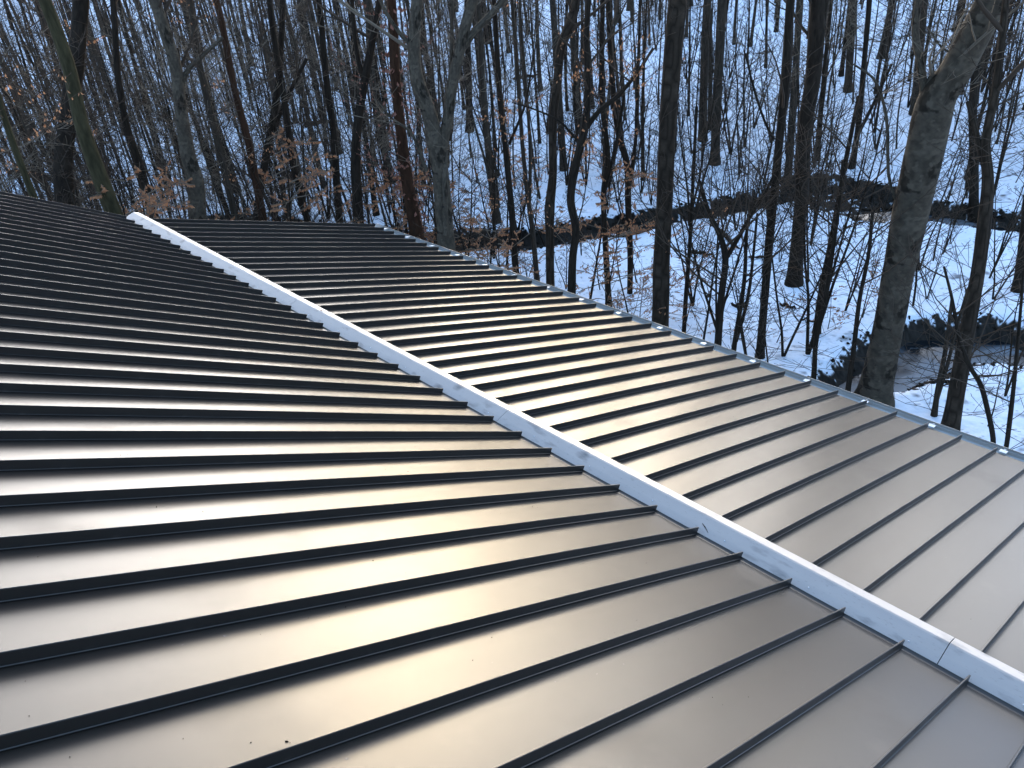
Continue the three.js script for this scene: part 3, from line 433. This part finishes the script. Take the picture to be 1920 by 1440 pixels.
// ------------------------------------------------------------------ the wood behind: prototypes and their copies
function protoTree(seed, h, r, bark, from) {
  const rnd = rng(seed * 131 + 7), t = new THREE.Group(), tr = new GB(), br = new GB(), pts = [V(0, -0.3, 0)], rr = [r * 1.1];
  let x = 0, z = 0, lx = (rnd() - 0.5) * 0.07, lz = (rnd() - 0.5) * 0.07; const n = 12;
  for (let i = 1; i <= n; i++) { lx += (rnd() - 0.5) * 0.06; lz += (rnd() - 0.5) * 0.06; x += lx * h / n; z += lz * h / n; pts.push(V(x, h * i / n, z)); rr.push(Math.max(0.012, r * (1 - 0.9 * Math.pow(i / n, 1.15)))); }
  const c = spline(pts, 22), R = c.map((q, i) => flare(q.y, lerp(rr[Math.min(n - 1, Math.floor(i / 22 * n))], rr[Math.min(n, Math.floor(i / 22 * n) + 1)], (i / 22 * n) % 1)));
  tr.tube(c, R, r > 0.08 ? 8 : 6, (th, l) => 1 + 0.16 * (noise(Math.cos(th) * 1.5 + seed, l * 1.3 + Math.sin(th), seed) - 0.5), 0.6);
  const o = { segs: 4, sides: 4, wander: 0.4, lift: 0.06, depth: 1, kids: [3, 5], rmin: 0.007 }, nb = 9;
  for (let j = 0; j < nb; j++) { const f = lerp(Math.max(from, 0.4), 0.97, (j + rnd()) / nb), i = Math.min(21, Math.floor(f * 22)), az = rnd() * 6.283; limb(br, c[i], V(Math.cos(az), 0.6 + 0.8 * rnd(), Math.sin(az)), (0.9 + 2.6 * (1.1 - f)) * (0.6 + 0.7 * rnd()), Math.min(0.045, R[i] * 0.45), rnd, o); }
  for (let j = 0; j < 16; j++) { const i = 2 + Math.floor(rnd() * 10), az = rnd() * 6.283; limb(br, c[i], V(Math.cos(az), 0.1 + 0.5 * rnd(), Math.sin(az)), 0.5 + 1.6 * rnd() * rnd(), 0.011, rnd, { ...o, depth: rnd() > 0.6 ? 2 : 1, sides: 3, kids: [2, 4] }); }
  const a = mesh('trunk', tr.build(true), B[bark], t), b = mesh('branches', br.build(), B.twig, t); b.userData.kind = 'stuff';
  return t;
}
function protoSapling(seed, h, leafy) {
  const rnd = rng(seed * 977 + 3), t = new THREE.Group(), tr = new GB(), br = new GB(), lf = new GB();
  const stems = leafy ? 1 : 1 + Math.floor(rnd() * 2.6);
  for (let s = 0; s < stems; s++) {
    const pts = [V(0, -0.1, 0)], n = 6; let d = V((rnd() - 0.5) * 0.5, 1, (rnd() - 0.5) * 0.5).normalize(); const H = h * (0.65 + 0.35 * rnd());
    for (let i = 1; i <= n; i++) { d.x += (rnd() - 0.5) * 0.22; d.z += (rnd() - 0.5) * 0.22; d.y += 0.06; d.normalize(); pts.push(pts[i - 1].clone().addScaledVector(d, H / n)); }
    const c = spline(pts, 12), r0 = 0.008 + 0.0048 * h; tr.tube(c, c.map((q, i) => Math.max(0.006, r0 * (1 - 0.8 * i / 12))), 5);
    const nb = Math.round(5 + h * 2.2 / stems);
    for (let j = 0; j < nb; j++) { const f = lerp(leafy ? 0.12 : 0.2, 0.98, (j + rnd()) / nb), i = Math.min(11, Math.floor(f * 12)), az = rnd() * 6.283; limb(br, c[i], V(Math.cos(az), leafy ? 0.15 + rnd() * 0.4 : 0.4 + rnd() * 0.7, Math.sin(az)), (leafy ? 0.5 : 0.35) * h * (0.4 + 0.5 * rnd()) * (1.1 - f * 0.8), r0 * 0.42, rnd, { segs: 4, sides: 3, wander: 0.45, lift: leafy ? 0 : 0.05, depth: leafy ? 2 : 1 + (rnd() > 0.5 ? 1 : 0), kids: [2, 4], rmin: 0.0048, leaf: leafy ? lf : null, leafN: leafy ? 15 : 0, leafSize: 0.042 }); }
  }
  mesh('stem', tr.build(true), B.dark, t); mesh('twigs', br.build(), leafy ? B.pale : B.twig, t).userData.kind = 'stuff';
  if (leafy) mesh('leaves', lf.build(true), B.leaf, t).userData.kind = 'stuff';
  return t;
}
function place(proto, name, x, z, turn, sc, label, category, group, sy = 1) { const c = proto.clone(); c.name = numbered(name); c.position.set(x, height(x, z), z); c.rotation.y = turn; c.scale.set(sc, sc * sy, sc); scene.add(c); tag(c, label, category, group); return c; }
{
  const rnd = rng(4242), spots = BASES.map(b => [b[0], b[1]]);
  const protos = [[1, 18, 0.16, 'dark', 0.42], [2, 20, 0.19, 'grey', 0.5], [3, 15, 0.11, 'dark', 0.35], [4, 17, 0.14, 'grey', 0.45], [5, 13, 0.085, 'dark', 0.3], [6, 19, 0.13, 'dark', 0.5], [7, 12, 0.07, 'grey', 0.3], [8, 21, 0.21, 'grey', 0.5]].map(a => protoTree(...a));
  const free = (x, z, gap) => { for (const [a, b] of spots) if ((a - x) ** 2 + (b - z) ** 2 < gap * gap) return false; return true; };
  const bk = ['dark', 'grey', 'dark', 'grey', 'dark', 'dark', 'grey', 'grey'];
  const zones = [[-30, 'at the far left edge'], [-25, 'behind the mossy leaning trunk'], [-19.5, 'behind the twin beech'], [-14, 'left of the lower roof corner'], [-8, 'behind the corner of the lower roof'], [-3, 'behind the forked beech'], [2.5, 'right of the forked beech'], [8, 'left of the thick oak'], [13, 'behind the thick oak'], [18, 'behind the pair of straight grey trunks'], [23, 'behind the thick dark trunk'], [28, 'left of the large beech'], [33.5, 'behind the large beech'], [90, 'at the right edge']];
  const where = (x, z) => { const az = Math.atan2(x, -z) / rad; return zones.find(q => az < q[0])[1]; };
  const rest = [];
  for (let tries = 0; tries < 30000 && rest.length < 1350; tries++) {
    const az = lerp(-38, 42, rnd()), d = Math.sqrt(lerp(29 * 29, 125 * 125, Math.pow(rnd(), 1.15))), x = Math.sin(az * rad) * d, z = -Math.cos(az * rad) * d;
    if (az > 2 && d < 36) continue; if (chanB(x, z)[0] < 1.2) continue;
    if (az > 8 && rnd() < 0.45 && d < 70) continue; if (az > -8 && az < 8 && rnd() < 0.2) continue;
    if (!free(x, z, d < 45 ? 1.6 : 1.15)) continue; spots.push([x, z]);
    rest.push([d, [0, 1, 2, 3, 4, 5, 6, 7, 2, 4, 6, 4][Math.floor(rnd() * 12)], x, z, rnd() * 6.283, 0.55 + 0.42 * rnd()]);
  }
  rest.sort((a, b) => a[0] - b[0]);
  rest.slice(0, 290).forEach(([d, k, x, z, a, s]) => { const wz = where(x, z), hi = d < 44 ? 'low on' : d < 58 ? 'midway up' : 'high up'; place(protos[k], 'bare_tree', x, z, a, s, `bare ${bk[k]} tree ${hi} the slope ${wz}`, 'tree', `${bk[k]} trees ${hi} the slope ${wz}`, 0.85); });
  // the depth of the wood, past what can be told apart
  const far = rest.slice(290), m4 = new THREE.Matrix4(), byK = {}; far.forEach(f => (byK[f[1]] ||= []).push(f));
  const wood = new THREE.Group(); wood.name = 'distant_wood'; tag(wood, 'distant mass of bare trees at the top of the slope', 'wood', null, 'stuff'); scene.add(wood);
  for (const k of Object.keys(byK)) for (const part of protos[k].children) { const im = new THREE.InstancedMesh(part.geometry, part.material, byK[k].length); im.name = part.name === 'trunk' ? 'trunks' : 'twigs'; im.userData.kind = 'stuff'; im.castShadow = im.receiveShadow = true; byK[k].forEach(([d, kk, x, z, a, s], i) => { m4.makeRotationY(a).scale(V(s, s * 0.62, s)).setPosition(x, height(x, z), z); im.setMatrixAt(i, m4); }); wood.add(im); }
  // saplings and brush
  const sap = [1, 2, 3, 4, 5, 6, 7, 8].map(i => protoSapling(i, [2.2, 3, 3.8, 4.6, 5.5, 6.5, 1.6, 7.5][i - 1], false));
  const lh = [2.4, 3.2, 4.2, 5.2], lsap = [11, 12, 13, 14].map((i, j) => protoSapling(i, lh[j], true));
  let c = 0; const brush = [];
  for (let tries = 0; tries < 6000 && c < 1000; tries++) {
    const az = lerp(-37, 41, rnd()), d = c < 290 ? lerp(17, 42, Math.pow(rnd(), 0.9)) : lerp(34, 80, rnd()), x = Math.sin(az * rad) * d, z = -Math.cos(az * rad) * d;
    if (d < 22 && az < 8) continue; if (chanA(x, z)[0] < 1.6 || !free(x, z, 0.5)) continue; if (az > 8 && d < 26 && rnd() < 0.3) continue; if (az > -6 && rnd() < 0.3) continue;
    const k = Math.floor(rnd() * 8), a = rnd() * 6.283, s = 0.75 + 0.5 * rnd();
    spots.push([x, z]); c++;
    if (c <= 290) { const wz = where(x, z), tall = k > 2 && k !== 6, nr = d < 27 ? 'near the roof' : 'farther off'; place(sap[k], 'sapling', x, z, a, s, `${tall ? 'tall thin' : 'small twiggy'} bare sapling ${nr} ${wz}`, 'sapling', `${tall ? 'tall' : 'small'} saplings ${nr} ${wz}`); }
    else brush.push([k, x, z, a, s]);
  }
  const under = new THREE.Group(); under.name = 'undergrowth'; tag(under, 'bare brush and saplings thick between the farther trees', 'undergrowth', null, 'stuff'); scene.add(under);
  for (let k = 0; k < 8; k++) { const L = brush.filter(q => q[0] === k); for (const part of sap[k].children) { const im = new THREE.InstancedMesh(part.geometry, part.material, L.length); im.name = part.name === 'stem' ? 'stems' : 'twigs'; im.userData.kind = 'stuff'; im.castShadow = im.receiveShadow = true; L.forEach(([kk, x, z, a, s], i) => { m4.makeRotationY(a).scale(V(s, s, s)).setPosition(x, height(x, z), z); im.setMatrixAt(i, m4); }); under.add(im); } }
  // slender understory trees whose fine twigs veil the slope
  const uTree = [21, 22, 23, 24].map((seed, j) => {
    const rnd2 = rng(seed * 53), t = new THREE.Group(), tr = new GB(), br = new GB(), h = [8.5, 10, 11.5, 9.5][j], pts = [V(0, -0.2, 0)]; let d = V((rnd2() - 0.5) * 0.3, 1, (rnd2() - 0.5) * 0.3).normalize();
    for (let i = 1; i <= 8; i++) { d.x += (rnd2() - 0.5) * 0.2; d.z += (rnd2() - 0.5) * 0.2; d.y += 0.08; d.normalize(); pts.push(pts[i - 1].clone().addScaledVector(d, h / 8)); }
    const c2 = spline(pts, 18); tr.tube(c2, c2.map((q, i) => Math.max(0.008, 0.055 * (1 - 0.85 * i / 18))), 6);
    for (let k = 0; k < 17; k++) { const f = lerp(0.28, 0.98, (k + rnd2()) / 17), i = Math.min(17, Math.floor(f * 18)), az = rnd2() * 6.283; limb(br, c2[i], V(Math.cos(az), 0.25 + 0.7 * rnd2(), Math.sin(az)), (1.0 + 2.4 * (1.05 - f)) * (0.6 + 0.6 * rnd2()), 0.016, rnd2, { segs: 5, sides: 3, wander: 0.42, lift: 0.02, depth: 2, kids: [4, 6], rmin: 0.0055 }); }
    mesh('trunk', tr.build(true), B.grey, t); mesh('branches', br.build(), j % 2 ? B.twig : B.pale, t).userData.kind = 'stuff'; return t;
  });
  let un = 0;
  for (let tries = 0; tries < 1600 && un < 124; tries++) {
    const az = un < 92 ? lerp(-37, -3, rnd()) : lerp(-3, 40, rnd()), d = un < 92 ? lerp(23, 46, rnd()) : lerp(34, 55, rnd()), x = Math.sin(az * rad) * d, z = -Math.cos(az * rad) * d;
    if (!free(x, z, 0.8) || chanB(x, z)[0] < 1.2) continue; spots.push([x, z]); un++;
    place(uTree[Math.floor(rnd() * 4)], 'understory_tree', x, z, rnd() * 6.283, 0.8 + 0.4 * rnd(), `slender tree with dense fine twigs ${d < 33 ? 'near the roof' : 'farther off'} ${where(x, z)}`, 'tree', `twiggy slender trees ${d < 33 ? 'near the roof' : 'farther off'} ${where(x, z)}`);
  }
  // young beeches that keep their dead leaves: the middle of each crown in the picture, and its distance
  const leafPx = [[880, 320, 24], [935, 330, 25], [905, 440, 21], [960, 425, 22], [1085, 350, 22], [1112, 450, 20.5], [1190, 470, 21], [1200, 540, 21], [700, 340, 25], [735, 320, 26], [1060, 330, 27], [80, 250, 21], [40, 310, 20], [30, 100, 23], [110, 130, 25], [150, 300, 24], [430, 250, 25], [470, 350, 24], [1290, 520, 22], [1460, 600, 21], [1560, 560, 22], [1630, 520, 23], [860, 370, 27]];
  leafPx.forEach(([px, py, d], i) => { const p = atDist(px, py, d), H = (p.y - height(p.x, p.z)) / 0.55, j = H > 6 ? 3 : i % 4; place(lsap[j], 'beech_sapling', p.x, p.z, rnd() * 6.283, Math.max(0.5, Math.min(1.9, H / lh[j])), `young beech with orange dead leaves ${d < 23 ? 'near the roof' : 'farther off'} ${where(p.x, p.z)}`, 'sapling', `leafy beeches ${d < 23 ? 'near the roof' : 'farther off'} ${where(p.x, p.z)}`); });
}
{ // fallen logs and sticks on the snow
  const logs = [[[1292, 474], [1338, 480], 8, 'log lying in the snow right of the thick oak'], [[1402, 484], [1452, 482], 6, 'thin log lying in the snow left of the thick dark trunk'], [[1372, 573], [1400, 577], 8, 'short dark log in the snow near the gutter right of the oak'], [[1462, 571], [1494, 580], 7, 'short brown log in the snow below the thick dark trunk'], [[1500, 600], [1545, 603], 4, 'thin stick in the snow below the flared foot'], [[570, 236], [625, 228], 9, 'dark log across the slope left of the middle'], [[962, 150], [1008, 143], 8, 'dark log across the slope above the middle'], [[1330, 415], [1385, 470], 9, 'broken branch hanging over the upper creek right of the oak'], [[1150, 448], [1208, 436], 8, 'log beside the upper creek left of the oak'], [[1616, 395], [1700, 388], 6, 'log lying along the lower edge of the upper creek'], [[20, 325], [120, 345], 12, 'mossy fallen log at the left behind the roof']];
  logs.forEach(([a, b, w, label], i) => { const p = onGround(...a), q = onGround(...b), r = w * p.distanceTo(camera.position) / FPX / 2; p.y += r * 0.5; q.y += r * 0.5; const o = p.clone(), n = 7, pts = []; for (let k = 0; k <= n; k++) pts.push(p.clone().lerp(q, k / n).sub(o).add(V(0, 0.05 * Math.sin(k * 2 + i), 0.06 * Math.sin(k * 1.7 + i * 2)))); const t = thing('fallen_log', label, 'log', o); const rnd = rng(900 + i), br = new GB(); mesh('log', new GB().tube(pts, pts.map((_, k) => (k === 0 || k === n ? 0.4 : 1) * r * (1 - 0.35 * k / n)), 7, (th, l) => 1 + 0.3 * (noise(th * 2, l * 3, i) - 0.5)).build(true), B.dark, t); for (let j = 0; j < 3; j++) limb(br, pts[2 + j], V(rnd() - 0.5, 0.6, rnd() - 0.5), 0.4 + rnd() * 0.5, r * 0.3, rnd, { segs: 3, sides: 3, wander: 0.5, lift: 0, depth: 1, kids: [2, 3], rmin: 0.006 }); mesh('branch_stubs', br.build(), B.twig, t); });
}
{ // crumbs of bark and grit scattered on the nearest panels
  const rnd = rng(612), g = new THREE.IcosahedronGeometry(1, 0), L = [];
  for (let c = 0; c < 34; c++) { const k = 26 + 8.5 * rnd(), s = -5.6 + 4.2 * rnd(), n = 1 + Math.floor(rnd() * rnd() * 9); for (let i = 0; i < n; i++) { const kk = k + (rnd() - 0.5) * 0.7, f = kk - Math.floor(kk); if (f < 0.08 || f > 0.94) continue; L.push([kk, s + (rnd() - 0.5) * 0.5, 0.0011 + 0.0022 * rnd() * rnd()]); } }
  const im = new THREE.InstancedMesh(g, B.dark, L.length), m4 = new THREE.Matrix4(), q4 = new THREE.Quaternion(), e = new THREE.Euler();
  L.forEach(([k, s, q], i) => { e.set(rnd() * 6, rnd() * 6, rnd() * 6); m4.compose(up1(k, s, -0.0625), q4.setFromEuler(e), V(q * (1 + 2 * rnd()), q, q * (0.7 + rnd()))); im.setMatrixAt(i, m4); });
  im.name = 'roof_grit'; im.castShadow = im.receiveShadow = true; scene.add(im); tag(im, 'tiny crumbs of bark and grit on the nearest roof panels', 'grit', null, 'stuff');
}
{ // small things lying on the flashing
  const c = up1(16.2, 0.135, 0.092), g = new GB(), rnd = rng(77);
  leafAt(g, V(0, 0.012, 0), rnd, 0.10); leafAt(g, V(0.01, 0.014, 0.01), rnd, 0.08);
  const m = mesh('dead_leaf', g.build(true), B.leafRed); m.position.copy(c); tag(m, 'curled brown dead leaf lying on the white flashing', 'leaf');
  const p = [up1(30.98, 0.062, 0.018), up1(31.05, 0.052, 0.008), up1(31.10, 0.045, 0.001), up1(31.19, 0.030, -0.017)].map(q => q.addScaledVector(N1, 0.004)), o = p[0].clone();
  const s = mesh('fallen_twig', new GB().tube(p.map(q => q.clone().sub(o)), [0.0025, 0.003, 0.0025, 0.0015], 5).tube([p[1].clone().sub(o), p[1].clone().sub(o).addScaledVector(A, 0.02).addScaledVector(S1, 0.02)], [0.002, 0.001], 4).build(), B.dark); s.position.copy(o); tag(s, 'small black forked twig lying on the white flashing', 'twig');
}
renderer.render(scene, camera);
